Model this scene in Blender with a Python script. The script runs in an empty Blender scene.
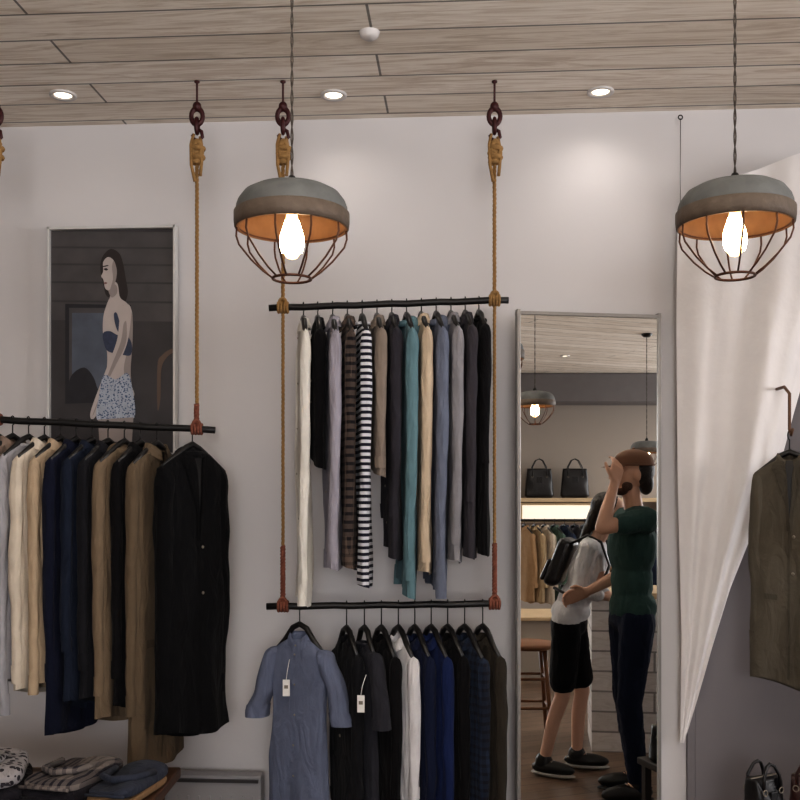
import bpy, bmesh, math, random
from mathutils import Vector, Matrix, noise
pi=math.pi
PHI=math.radians(3.66)
scene=bpy.context.scene
try:
    scene.view_settings.view_transform='Standard'
except Exception: pass
try:
    scene.view_settings.look='Medium High Contrast'
except Exception: pass
EYE=1.5; CEIL=3.03; RACK=3.65
SHELL=[]

# ---------------------------------------------------------------- materials
_mc={}
def newmat(name):
    m=bpy.data.materials.new(name); m.use_nodes=True
    return m,m.node_tree.nodes,m.node_tree.links,m.node_tree.nodes['Principled BSDF']
def lin(c):
    return tuple((x/12.92 if x<=.04045 else ((x+.055)/1.055)**2.4) for x in c)
def rgb(r,g,b): return lin((r/255,g/255,b/255))
def simple(name,col,rough=.6,metal=0,var=.12,scale=8,bump=.0,bscale=60,emit=None,es=0):
    key=(name,)
    if key in _mc: return _mc[key]
    m,N,L,B=newmat(name)
    tc=N.new('ShaderNodeTexCoord'); nz=N.new('ShaderNodeTexNoise'); nz.inputs['Scale'].default_value=scale; nz.inputs['Detail'].default_value=4
    L.new(tc.outputs['Object'],nz.inputs['Vector'])
    mx=N.new('ShaderNodeMix'); mx.data_type='RGBA'
    mx.inputs[6].default_value=(*[c*(1-var) for c in col],1); mx.inputs[7].default_value=(*[min(1,c*(1+var)) for c in col],1)
    L.new(nz.outputs['Fac'],mx.inputs[0]); L.new(mx.outputs[2],B.inputs['Base Color'])
    B.inputs['Roughness'].default_value=rough; B.inputs['Metallic'].default_value=metal
    if bump>0:
        n2=N.new('ShaderNodeTexNoise'); n2.inputs['Scale'].default_value=bscale; L.new(tc.outputs['Object'],n2.inputs['Vector'])
        bp=N.new('ShaderNodeBump'); bp.inputs['Strength'].default_value=bump; bp.inputs['Distance'].default_value=.01
        L.new(n2.outputs['Fac'],bp.inputs['Height']); L.new(bp.outputs['Normal'],B.inputs['Normal'])
    if emit:
        B.inputs['Emission Color'].default_value=(*emit,1); B.inputs['Emission Strength'].default_value=es
    _mc[key]=m; return m
def fabric(col,kind='plain',col2=None,pscale=45):
    key=('fab',tuple(round(c,3) for c in col),kind,col2,pscale)
    if key in _mc: return _mc[key]
    m,N,L,B=newmat('fabric_'+kind)
    tc=N.new('ShaderNodeTexCoord'); nz=N.new('ShaderNodeTexNoise'); nz.inputs['Scale'].default_value=14; nz.inputs['Detail'].default_value=6
    L.new(tc.outputs['Object'],nz.inputs['Vector'])
    mx=N.new('ShaderNodeMix'); mx.data_type='RGBA'
    mx.inputs[6].default_value=(*[c*.82 for c in col],1); mx.inputs[7].default_value=(*[min(1,c*1.18) for c in col],1)
    L.new(nz.outputs['Fac'],mx.inputs[0]); out=mx.outputs[2]
    c2=col2 or (.02,.02,.025)
    if kind in('stripe','plaid','pattern'):
        sep=N.new('ShaderNodeSeparateXYZ'); L.new(tc.outputs['Object'],sep.inputs[0])
        def band(sock,freq,thr):
            a=N.new('ShaderNodeMath');a.operation='MULTIPLY';a.inputs[1].default_value=freq;L.new(sock,a.inputs[0])
            b=N.new('ShaderNodeMath');b.operation='FRACT';L.new(a.outputs[0],b.inputs[0])
            c=N.new('ShaderNodeMath');c.operation='LESS_THAN';c.inputs[1].default_value=thr;L.new(b.outputs[0],c.inputs[0]);return c.outputs[0]
        if kind=='stripe': f=band(sep.outputs['Z'],44,.5)
        elif kind=='plaid':
            s1=band(sep.outputs['Z'],34,.4); s2=band(sep.outputs['X'],40,.4)
            ad=N.new('ShaderNodeMath');ad.operation='ADD';L.new(s1,ad.inputs[0]);L.new(s2,ad.inputs[1])
            hf=N.new('ShaderNodeMath');hf.operation='MULTIPLY';hf.inputs[1].default_value=.5;L.new(ad.outputs[0],hf.inputs[0]);f=hf.outputs[0]
        else:
            vo=N.new('ShaderNodeTexVoronoi');vo.inputs['Scale'].default_value=pscale;L.new(tc.outputs['Object'],vo.inputs['Vector'])
            c=N.new('ShaderNodeMath');c.operation='LESS_THAN';c.inputs[1].default_value=.38;L.new(vo.outputs['Distance'],c.inputs[0]);f=c.outputs[0]
        m2=N.new('ShaderNodeMix');m2.data_type='RGBA';L.new(f,m2.inputs[0]);L.new(out,m2.inputs[6]);m2.inputs[7].default_value=(*c2,1);out=m2.outputs[2]
    L.new(out,B.inputs['Base Color']); B.inputs['Roughness'].default_value=.92
    try: B.inputs['Specular IOR Level'].default_value=.12; B.inputs['Sheen Weight'].default_value=.04
    except Exception: pass
    n2=N.new('ShaderNodeTexNoise'); n2.inputs['Scale'].default_value=13; n2.inputs['Detail'].default_value=6; n2.inputs['Distortion'].default_value=.9
    mp=N.new('ShaderNodeMapping'); mp.inputs['Scale'].default_value=(1.5,1.5,.5); L.new(tc.outputs['Object'],mp.inputs[0]); L.new(mp.outputs[0],n2.inputs['Vector'])
    bp=N.new('ShaderNodeBump'); bp.inputs['Strength'].default_value=.6; bp.inputs['Distance'].default_value=.03
    L.new(n2.outputs['Fac'],bp.inputs['Height']); L.new(bp.outputs['Normal'],B.inputs['Normal'])
    _mc[key]=m; return m
def planks(name,ca,cb,gap,bw,rh,rough=.6,axis='x',gapc=.35,grain=(.55,.48,.42),gf=.8):
    m,N,L,B=newmat(name)
    tc=N.new('ShaderNodeTexCoord'); mp=N.new('ShaderNodeMapping'); L.new(tc.outputs['Object'],mp.inputs[0])
    if axis=='xz': mp.inputs['Rotation'].default_value=(pi/2,0,0)
    br=N.new('ShaderNodeTexBrick'); br.inputs['Scale'].default_value=1; br.inputs['Brick Width'].default_value=bw; br.inputs['Row Height'].default_value=rh
    br.inputs['Mortar Size'].default_value=gap; br.inputs['Color1'].default_value=(*ca,1); br.inputs['Color2'].default_value=(*cb,1)
    br.inputs['Mortar'].default_value=(*[c*gapc for c in ca],1); br.inputs['Bias'].default_value=0; br.offset=.37
    L.new(mp.outputs[0],br.inputs['Vector'])
    m2=N.new('ShaderNodeMapping'); m2.inputs['Scale'].default_value=(1.0,13,8); L.new(mp.outputs[0],m2.inputs[0])
    nz=N.new('ShaderNodeTexNoise'); nz.inputs['Scale'].default_value=1.6; nz.inputs['Detail'].default_value=10; nz.inputs['Distortion'].default_value=2.4; nz.inputs['Roughness'].default_value=.68; L.new(m2.outputs[0],nz.inputs['Vector'])
    cr=N.new('ShaderNodeValToRGB'); cr.color_ramp.elements[0].position=.36; cr.color_ramp.elements[0].color=(*grain,1); cr.color_ramp.elements[1].position=.56; cr.color_ramp.elements[1].color=(1,1,1,1)
    L.new(nz.outputs['Fac'],cr.inputs[0])
    mx=N.new('ShaderNodeMix'); mx.data_type='RGBA'; mx.blend_type='MULTIPLY'; mx.inputs[0].default_value=gf
    L.new(br.outputs['Color'],mx.inputs[6]); L.new(cr.outputs[0],mx.inputs[7]); L.new(mx.outputs[2],B.inputs['Base Color'])
    B.inputs['Roughness'].default_value=rough
    bp=N.new('ShaderNodeBump'); bp.inputs['Strength'].default_value=.5; bp.inputs['Distance'].default_value=.01; bp.invert=True
    L.new(br.outputs['Fac'],bp.inputs['Height']); L.new(bp.outputs['Normal'],B.inputs['Normal'])
    return m

M_black=simple('black_iron',(.012,.011,.011),.45,.3)
M_hang=simple('hanger_black_wood',(.010,.009,.009),.35)
M_wire=simple('hanger_wire',(.25,.24,.23),.3,.9)
M_rope=simple('manila_rope',rgb(150,116,72),.9,0,.35,60,.4,200)
M_redwrap=simple('red_rope_wrap',rgb(122,72,56),.9,0,.45,60,.4,200)
M_redmetal=simple('oxblood_iron',rgb(62,22,24),.5,.3)
M_white=simple('white_card',(.85,.83,.8),.7)
M_button=simple('button',(.22,.19,.15),.4)

# ---------------------------------------------------------------- mirror plane (vertical, turned a little off the wall)
MY=math.radians(9); MC=Vector((.728,3.84,0)); MN=Vector((math.sin(MY),-math.cos(MY),0))
REFL=Matrix.Identity(4)
for i in range(3):
    for j in range(3): REFL[i][j]=(1 if i==j else 0)-2*MN[i]*MN[j]
_t=2*MC.dot(MN)*MN
for i in range(3): REFL[i][3]=_t[i]

# ---------------------------------------------------------------- mesh builder
class MB:
    def __init__(s): s.v=[];s.f=[];s.m=[];s.mats=[];s.flat=set()
    def mi(s,mat):
        if mat not in s.mats: s.mats.append(mat)
        return s.mats.index(mat)
    def add(s,vs,fs,mat,flat=False):
        o=len(s.v); s.v+= [tuple(v) for v in vs]; k=s.mi(mat)
        for f in fs:
            if flat: s.flat.add(len(s.f))
            s.f.append([o+i for i in f]); s.m.append(k)
    def grid(s,fn,nu,nv,mat,closeu=False,capv=False):
        vs=[];cols=nu if closeu else nu+1
        for j in range(nv+1):
            for i in range(cols): vs.append(fn(i/nu,j/nv))
        fs=[]
        for j in range(nv):
            for i in range(nu):
                a=j*cols+i; b=j*cols+(i+1)%cols; fs.append([a,b,b+cols,a+cols])
        if capv and closeu:
            fs.append(list(range(cols))[::-1]); fs.append([nv*cols+i for i in range(cols)])
        s.add(vs,fs,mat)
    def tube(s,pts,r,mat,n=8,cap=True,sx=1.0):
        pts=[Vector(p) for p in pts]; k=len(pts)
        if not isinstance(r,(list,tuple)): r=[r]*k
        T=[]
        for i in range(k):
            a=pts[max(0,i-1)]; b=pts[min(k-1,i+1)]; d=(b-a); T.append(d.normalized() if d.length>1e-9 else Vector((0,0,1)))
        up=Vector((0,0,1)) if abs(T[0].z)<.9 else Vector((1,0,0))
        nrm=(up-T[0]*up.dot(T[0])).normalized(); vs=[]
        for i in range(k):
            nrm=(nrm-T[i]*nrm.dot(T[i])); nrm=nrm.normalized() if nrm.length>1e-6 else Vector((1,0,0))
            bn=T[i].cross(nrm)
            for a in range(n):
                t=2*pi*a/n; vs.append(pts[i]+nrm*math.cos(t)*r[i]*sx+bn*math.sin(t)*r[i])
        fs=[]
        for i in range(k-1):
            for a in range(n):
                b=(a+1)%n; fs.append([i*n+a,i*n+b,(i+1)*n+b,(i+1)*n+a])
        if cap: fs.append(list(range(n))[::-1]); fs.append([(k-1)*n+a for a in range(n)])
        s.add(vs,fs,mat)
    def lathe(s,prof,mat,n=36,c=(0,0,0)):
        vs=[];k=len(prof)
        for (r,z) in prof:
            for a in range(n):
                t=2*pi*a/n; vs.append((c[0]+r*math.cos(t),c[1]+r*math.sin(t),c[2]+z))
        fs=[]
        for i in range(k-1):
            for a in range(n):
                b=(a+1)%n; fs.append([i*n+a,i*n+b,(i+1)*n+b,(i+1)*n+a])
        s.add(vs,fs,mat)
    def torus(s,c,R,r,mat,axis='z',n=24,m=8,ex=1,ey=1):
        vs=[];fs=[]
        for i in range(n):
            t=2*pi*i/n
            for j in range(m):
                q=2*pi*j/m; x=(R+r*math.cos(q))*math.cos(t)*ex; y=(R+r*math.cos(q))*math.sin(t)*ey; z=r*math.sin(q)
                p={'z':(x,y,z),'y':(x,z,y),'x':(z,x,y)}[axis]
                vs.append((c[0]+p[0],c[1]+p[1],c[2]+p[2]))
        for i in range(n):
            for j in range(m):
                a=i*m+j;b=i*m+(j+1)%m;c2=((i+1)%n)*m+(j+1)%m;d=((i+1)%n)*m+j; fs.append([a,d,c2,b])
        s.add(vs,fs,mat)
    def box(s,c,sz,mat,rot=None,bev=0,seg=2):
        bm=bmesh.new(); bmesh.ops.create_cube(bm,size=1)
        for v in bm.verts: v.co=Vector((v.co.x*sz[0],v.co.y*sz[1],v.co.z*sz[2]))
        if bev>0: bmesh.ops.bevel(bm,geom=bm.edges[:],offset=bev,segments=seg,affect='EDGES',profile=.5)
        R=rot if rot else Matrix.Identity(3)
        bm.verts.index_update()
        s.add([R@v.co+Vector(c) for v in bm.verts],[[v.index for v in f.verts] for f in bm.faces],mat,flat=True); bm.free()
    def ell(s,c,r,mat,R=None,nu=20,nv=12):
        if not isinstance(r,(list,tuple)): r=(r,r,r)
        vs=[];c=Vector(c)
        vs.append(Vector((0,0,-r[2])))
        for j in range(1,nv):
            ph=-pi/2+pi*j/nv
            for i in range(nu):
                t=2*pi*i/nu; vs.append(Vector((r[0]*math.cos(ph)*math.cos(t),r[1]*math.cos(ph)*math.sin(t),r[2]*math.sin(ph))))
        vs.append(Vector((0,0,r[2])))
        if R is not None: vs=[R@v for v in vs]
        fs=[]
        for i in range(nu): fs.append([0,1+(i+1)%nu,1+i])
        for j in range(nv-2):
            for i in range(nu):
                a=1+j*nu+i;b=1+j*nu+(i+1)%nu; fs.append([a,b,b+nu,a+nu])
        l=len(vs)-1;o=1+(nv-2)*nu
        for i in range(nu): fs.append([o+i,o+(i+1)%nu,l])
        s.add([v+c for v in vs],fs,mat)
    def cap(s,p0,r0,p1,r1,mat,n=14):
        p0=Vector(p0);p1=Vector(p1)
        s.tube([p0.lerp(p1,t/5) for t in range(6)],[r0+(r1-r0)*t/5 for t in range(6)],mat,n)
        s.ell(p0,r0,mat,nu=n,nv=8); s.ell(p1,r1,mat,nu=n,nv=8)
    def build(s,name,loc=(0,0,0),yaw=0,refl=False,parent=None):
        # yaw in radians
        if parent and parent.get('bend'):
            # lean the figure forward from the hips (forward is local -x)
            B=parent['bend']; nv=[]
            for (x,y,z) in s.v:
                t=max(0,min(1,(z-.88)/.3)); a=B*t
                dz=z-.93
                nv.append((x*math.cos(a)-dz*math.sin(a),y,.93+dz*math.cos(a)+x*math.sin(a)) if t>0 else (x,y,z))
            s.v=nv
        me=bpy.data.meshes.new(name); me.from_pydata(s.v,[],s.f)
        for m in s.mats: me.materials.append(m)
        for i,p in enumerate(me.polygons):
            p.material_index=s.m[i]; p.use_smooth=(i not in s.flat)
        ob=bpy.data.objects.new(name,me); scene.collection.objects.link(ob)
        rz=Matrix.Rotation(yaw,4,'Z')
        if parent:
            ob.parent=parent['e']; me.transform(parent['L'])
            if parent['refl']: me.flip_normals()
        elif refl:
            L=REFL.to_3x3().to_4x4(); me.transform(L@rz); me.flip_normals(); ob.location=REFL@Vector(loc)
        else:
            ob.location=loc; ob.rotation_euler=(0,0,yaw)
        me.validate(); return ob
def group(name,loc,yaw=0,refl=False):
    e=bpy.data.objects.new(name,None); scene.collection.objects.link(e); e.empty_display_size=.1
    L=Matrix.Rotation(yaw,4,'Z')
    if refl: L=REFL.to_3x3().to_4x4()@L; e.location=REFL@Vector(loc)
    else: e.location=loc
    return {'e':e,'L':L,'refl':refl}

# ---------------------------------------------------------------- room shell (world aligned)
def wallmat(name,col):
    m,N,L,B=newmat(name)
    tc=N.new('ShaderNodeTexCoord'); nz=N.new('ShaderNodeTexNoise'); nz.inputs['Scale'].default_value=1.3; nz.inputs['Detail'].default_value=3; L.new(tc.outputs['Object'],nz.inputs['Vector'])
    mx=N.new('ShaderNodeMix'); mx.data_type='RGBA'; mx.inputs[6].default_value=(*[c*.93 for c in col],1); mx.inputs[7].default_value=(*[min(1,c*1.05) for c in col],1)
    L.new(nz.outputs['Fac'],mx.inputs[0]); L.new(mx.outputs[2],B.inputs['Base Color']); B.inputs['Roughness'].default_value=.75
    n2=N.new('ShaderNodeTexNoise'); n2.inputs['Scale'].default_value=180; L.new(tc.outputs['Object'],n2.inputs['Vector'])
    bp=N.new('ShaderNodeBump'); bp.inputs['Strength'].default_value=.06; L.new(n2.outputs['Fac'],bp.inputs['Height']); L.new(bp.outputs['Normal'],B.inputs['Normal'])
    return m
W_white=wallmat('painted_wall_white',rgb(207,203,203))
W_dark=wallmat('painted_wall_taupe',rgb(158,148,138))
W_shade=wallmat('wall_shade_grey',rgb(112,107,109))  # grey tone carries the shade on the wall at right
def shell(name,c,s,mat):
    mb=MB(); mb.box((0,0,0),s,mat); o=mb.build(name,c); SHELL.append(o); return o
YB=3.992; X0,X1,Y0=-3.4,8.6,-6.6
shell('wall_back',((X0+X1)/2,YB+.08,CEIL/2),(X1-X0,.16,CEIL),W_white)
shell('wall_left',(X0-.08,(Y0+YB)/2,CEIL/2),(.16,YB-Y0,CEIL),W_dark)
def window_wall(name,wname,a0,a1,w0,w1,z0,z1,axis,off):
    mb=MB()
    def bx(c0,c1,zz0,zz1,mat,th=.16):
        c=(c0+c1)/2; s=c1-c0
        if axis=='x': mb.box((c,0,(zz0+zz1)/2),(s,th,zz1-zz0),mat)
        else: mb.box((0,c,(zz0+zz1)/2),(th,s,zz1-zz0),mat)
    bx(a0,w0,0,CEIL,W_white); bx(w1,a1,0,CEIL,W_white); bx(w0,w1,0,z0,W_white); bx(w0,w1,z1,CEIL,W_white)
    loc=(0,off,0) if axis=='x' else (off,0,0)
    SHELL.append(mb.build(name,loc)); mb=MB()
    for k in range(4):
        c=w0+.03+(w1-w0-.06)*k/3; bx(c-.03,c+.03,z0,z1,M_black,.1)
    bx(w0,w1,z0,z0+.06,M_black,.1); bx(w0,w1,z1-.06,z1,M_black,.1)
    SHELL.append(mb.build(wname,loc))
window_wall('wall_front','window_1',X0,X1,-.6,3.4,.9,2.95,'x',Y0-.08)
window_wall('wall_right','added_fill_window',Y0,YB,-2.6,2.4,.9,2.95,'y',X1+.08)  # right-hand opening and its bars added to light the mirrored side
M_ceil=planks('whitewashed_ceiling_planks',rgb(250,243,234),rgb(234,225,213),.0045,2.9,.175,.75,gapc=.25,grain=(.58,.50,.42),gf=.7)
M_floor=planks('dark_wood_floor',rgb(118,98,82),rgb(96,78,64),.004,1.4,.12,.35)
shell('ceiling',((X0+X1)/2,(Y0+YB)/2,CEIL+.05),(X1-X0,YB-Y0,.1),M_ceil)
shell('floor',((X0+X1)/2,(Y0+YB)/2,-.05),(X1-X0,YB-Y0,.1),M_floor)
M_trim=simple('trim_white',rgb(205,200,198),.5)
shell('baseboard_back',(X0+2.1,YB-.008,.06),(4.2,.016,.12),M_trim)
mb=MB(); mb.box((0,0,1.2),(1.2,.016,2.4),W_shade,bev=.003); mb.box((-.615,0,1.22),(.03,.02,2.44),W_shade,bev=.003); mb.box((.615,0,1.22),(.03,.02,2.44),W_shade,bev=.003); mb.box((0,0,2.42),(1.26,.02,.03),W_shade,bev=.003)
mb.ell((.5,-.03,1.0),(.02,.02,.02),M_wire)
o=mb.build('shade_panel',(1.50,YB-.014,0)); SHELL.append(o)  # added panel: wall shade beside the sheet painted as a grey slab with knob

# ---------------------------------------------------------------- camera
cam=bpy.data.cameras.new('camera'); co=bpy.data.objects.new('camera',cam); scene.collection.objects.link(co)
co.location=(0,0,EYE); co.rotation_euler=(pi/2,0,0); cam.lens=45; cam.sensor_width=36; cam.shift_y=.125; cam.clip_start=.05
scene.camera=co

# ---------------------------------------------------------------- pendant lamps
M_shade=simple('shade_grey_metal',rgb(98,100,100),.7,.05,.3,20,.3,40)
M_band=simple('shade_rust_band',rgb(96,84,74),.65,.15,.4,30,.3,60)
M_inner=simple('shade_aged_inside',rgb(146,108,78),.6,.2,.3,25)
M_cage=simple('cage_wire',rgb(84,54,40),.5,.5)
M_bulb=simple('edison_bulb_glow',(1,.7,.4),.3,0,.02,4,emit=(1,.62,.28),es=4.2)
M_fil=simple('bulb_filament',(1,.9,.7),.3,0,.02,4,emit=(1,.86,.6),es=30)
M_cord=simple('cord_cloth',rgb(70,62,56),.8)
def pendant(x,y,z,refl=False):
    g=group('pendant_lamp',(x,y,z),0,refl)
    mb=MB()
    mb.lathe([(0.0,.094),(.03,.094),(.07,.092),(.1,.085),(.124,.072),(.139,.052),(.144,.038),(.145,.026)],M_shade,48)
    mb.lathe([(.145,.026),(.150,.022),(.150,.0),(.148,-.016),(.144,-.018)],M_band,48)
    mb.lathe([(.144,-.018),(.138,-.018),(.135,.02),(.12,.05),(.08,.074),(0.0,.082)],M_inner,48)
    mb.build('shade',parent=g)
    mb=MB(); mb.lathe([(0,.12),(.008,.12),(.012,.11),(.016,.096),(.016,.09)],M_black,20); mb.lathe([(0,.08),(.02,.08),(.02,.035),(.016,.03),(0,.03)],M_black,20); mb.build('socket',parent=g)
    mb=MB(); prof=[(.013,.032),(.014,.02),(.018,.0),(.026,-.03),(.028,-.055),(.024,-.078),(.013,-.093),(0,-.097)]
    mb.lathe(prof,M_bulb,24)
    for i in range(6):
        a=2*pi*i/6; mb.tube([(.016*math.cos(a),.016*math.sin(a),.005),(.0285*math.cos(a),.0285*math.sin(a),-.035),(.0295*math.cos(a),.0295*math.sin(a),-.06),(.024*math.cos(a),.024*math.sin(a),-.08)],.0022,M_fil,5)
    mb.build('bulb',parent=g)
    mb=MB()
    for i in range(10):
        a=2*pi*i/10+.13; c,sn=math.cos(a),math.sin(a)
        rz=[(.141,-.01),(.143,-.04),(.136,-.062),(.105,-.1),(.075,-.128),(.05,-.146)]
        mb.tube([(r*c,r*sn,zz) for r,zz in rz],.0026,M_cage,6)
    mb.torus((0,0,-.147),.05,.0036,M_cage); mb.torus((0,0,-.014),.14,.0035,M_cage,n=40)
    mb.build('cage',parent=g)
    mb=MB(); H=CEIL-z
    for k in range(2):
        n=int((H-.12)/.012); mb.tube([(.0024*math.cos(i*.75+k*pi),.0024*math.sin(i*.75+k*pi),.12+i*.012) for i in range(n+1)],.002,M_cord,5)
    mb.lathe([(0,H-.03),(.03,H-.03),(.05,H-.01),(.05,H-.001)],M_black,24); mb.build('cord',parent=g)
    return g
pendant(-.281,2.6,2.222); pendant(.871,2.6,2.229)
pendant(.985,7.3,2.2,True); pendant(2.27,9.2,1.95,True)

M_dl=simple('downlight_glow',(1,.9,.75),.4,emit=(1,.88,.7),es=3)
def downlight(x,y,refl=False,on=14):
    g=group('recessed_downlight',(x,y,CEIL),0,refl)
    mb=MB(); mb.lathe([(.05,-.001),(.05,-.008),(.036,-.008),(.032,-.002)],M_trim,28); mb.lathe([(.032,-.003),(0,-.003)],M_dl,28); mb.build('trim_ring',parent=g)
    l=bpy.data.lights.new('beam','SPOT'); l.energy=on; l.spot_size=math.radians(160); l.spot_blend=1; l.color=(1,.94,.88); l.shadow_soft_size=.06
    o=bpy.data.objects.new('beam',l); scene.collection.objects.link(o); o.parent=g['e']; o.location=(0,0,-.02)
downlight(-1.27,3.77,on=.8); downlight(-.25,3.77,on=3.5); downlight(.75,3.74,on=4.5); downlight(1.75,10.6,True,42); downlight(2.5,8.3,True,32); downlight(1.3,5.6,True,20)
mb=MB(); mb.lathe([(0,-.022),(.02,-.022),(.03,-.014),(.034,0)],M_trim,28); mb.build('smoke_detector',(-.1,3.27,CEIL))

# ---------------------------------------------------------------- ropes & racks
def rope(mb,x,y,z0,z1,r=.0062,mat=M_rope,pitch=.05):
    n=max(6,int(abs(z1-z0)/.006))
    for k in range(3):
        pts=[]
        for i in range(n+1):
            z=z0+(z1-z0)*i/n; a=2*pi*(z/pitch)+k*2*pi/3; pts.append((x+r*.62*math.cos(a),y+r*.62*math.sin(a),z))
        mb.tube(pts,r*.62,mat,5)
def hook_and_knot(mb,x):
    z=CEIL
    mb.lathe([(.0,-.001),(.010,-.001),(.010,-.006),(.004,-.01),(.004,-.085)],M_redmetal,14,(x,0,z))
    mb.ell((x,0,z-.094),(.016,.014,.018),M_redmetal)
    mb.torus((x,0,z-.13),.021,.0085,M_redmetal,'y',20,8,1,1.35)
    mb.torus((x,0,z-.165),.015,.008,M_redmetal,'x',20,8,1,1.5)
    mb.tube([(x,0,z-.175),(x+.016,0,z-.185),(x+.02,0,z-.205),(x+.006,0,z-.22),(x-.012,0,z-.212),(x-.016,0,z-.198)],.007,M_redmetal,8)
    for i,(dz,R_,e,tx) in enumerate([(-.23,.013,1,.0),(-.248,.019,1,.004),(-.264,.014,1.2,-.004),(-.28,.019,.9,.003),(-.297,.013,1,-.002)]):
        mb.torus((x+tx,0,z+dz),R_,.0095,M_rope,'z' ,18,8,1,.9)
    mb.torus((x+.003,-.012,z-.255),.018,.008,M_rope,'y',18,8,.8,1.6)
    mb.tube([(x-.012,0,z-.195),(x-.02,-.01,z-.235),(x-.018,-.015,z-.31),(x-.006,-.008,z-.37)],.006,M_rope,8)
    mb.tube([(x+.012,0,z-.205),(x+.022,-.01,z-.265),(x+.014,-.01,z-.35)],.006,M_rope,8)
def bar(mb,xa,za,xb,zb):
    n=14; mb.tube([(xa+(xb-xa)*i/n,0,za+(zb-za)*i/n+.0015*math.sin(i*2.1)) for i in range(n+1)],[.0125]*(n+1),M_black,12)
def lash(mb,x,z,mat):
    for dx in (-.016,-.005,.006,.016): mb.torus((x+dx,0,z),.0175,.0055,mat,'x',18,7)
    mb.torus((x,-.012,z+.018),.012,.006,mat,'y',14,7)
def zl(x): return 1.774+( -1.06-x)*.047
mb=MB(); bar(mb,-1.78,zl(-1.78),-.675,zl(-.675))
for x in (-1.475,-.741):
    hook_and_knot(mb,x); rope(mb,x,0,CEIL-.3,zl(x)+.015); lash(mb,x,zl(x),M_redwrap)
    rope(mb,x,-.008,zl(x)+.09,zl(x)+.02,.009,M_redwrap,.035)
mb.build('hanging_clothes_rail',(0,RACK,0))
def zu(x): return 2.2155+(x+.04)*.034
def zd(x): return 1.1165+(x+.06)*.012
mb=MB(); bar(mb,-.478,zu(-.478),.396,zu(.396)); bar(mb,-.487,zd(-.487),.368,zd(.368))
for x in (-.427,.345):
    hook_and_knot(mb,x); rope(mb,x,0,CEIL-.3,zu(x)+.015); lash(mb,x,zu(x),M_rope)
    rope(mb,x,0,zu(x)-.01,zd(x)+.01,.0055); lash(mb,x,zd(x),M_redwrap)
    rope(mb,x,-.004,zd(x)+.22,zd(x)+.02,.0085,M_redwrap,.035)
mb.build('hanging_clothes_rail',(0,RACK,0))

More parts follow.
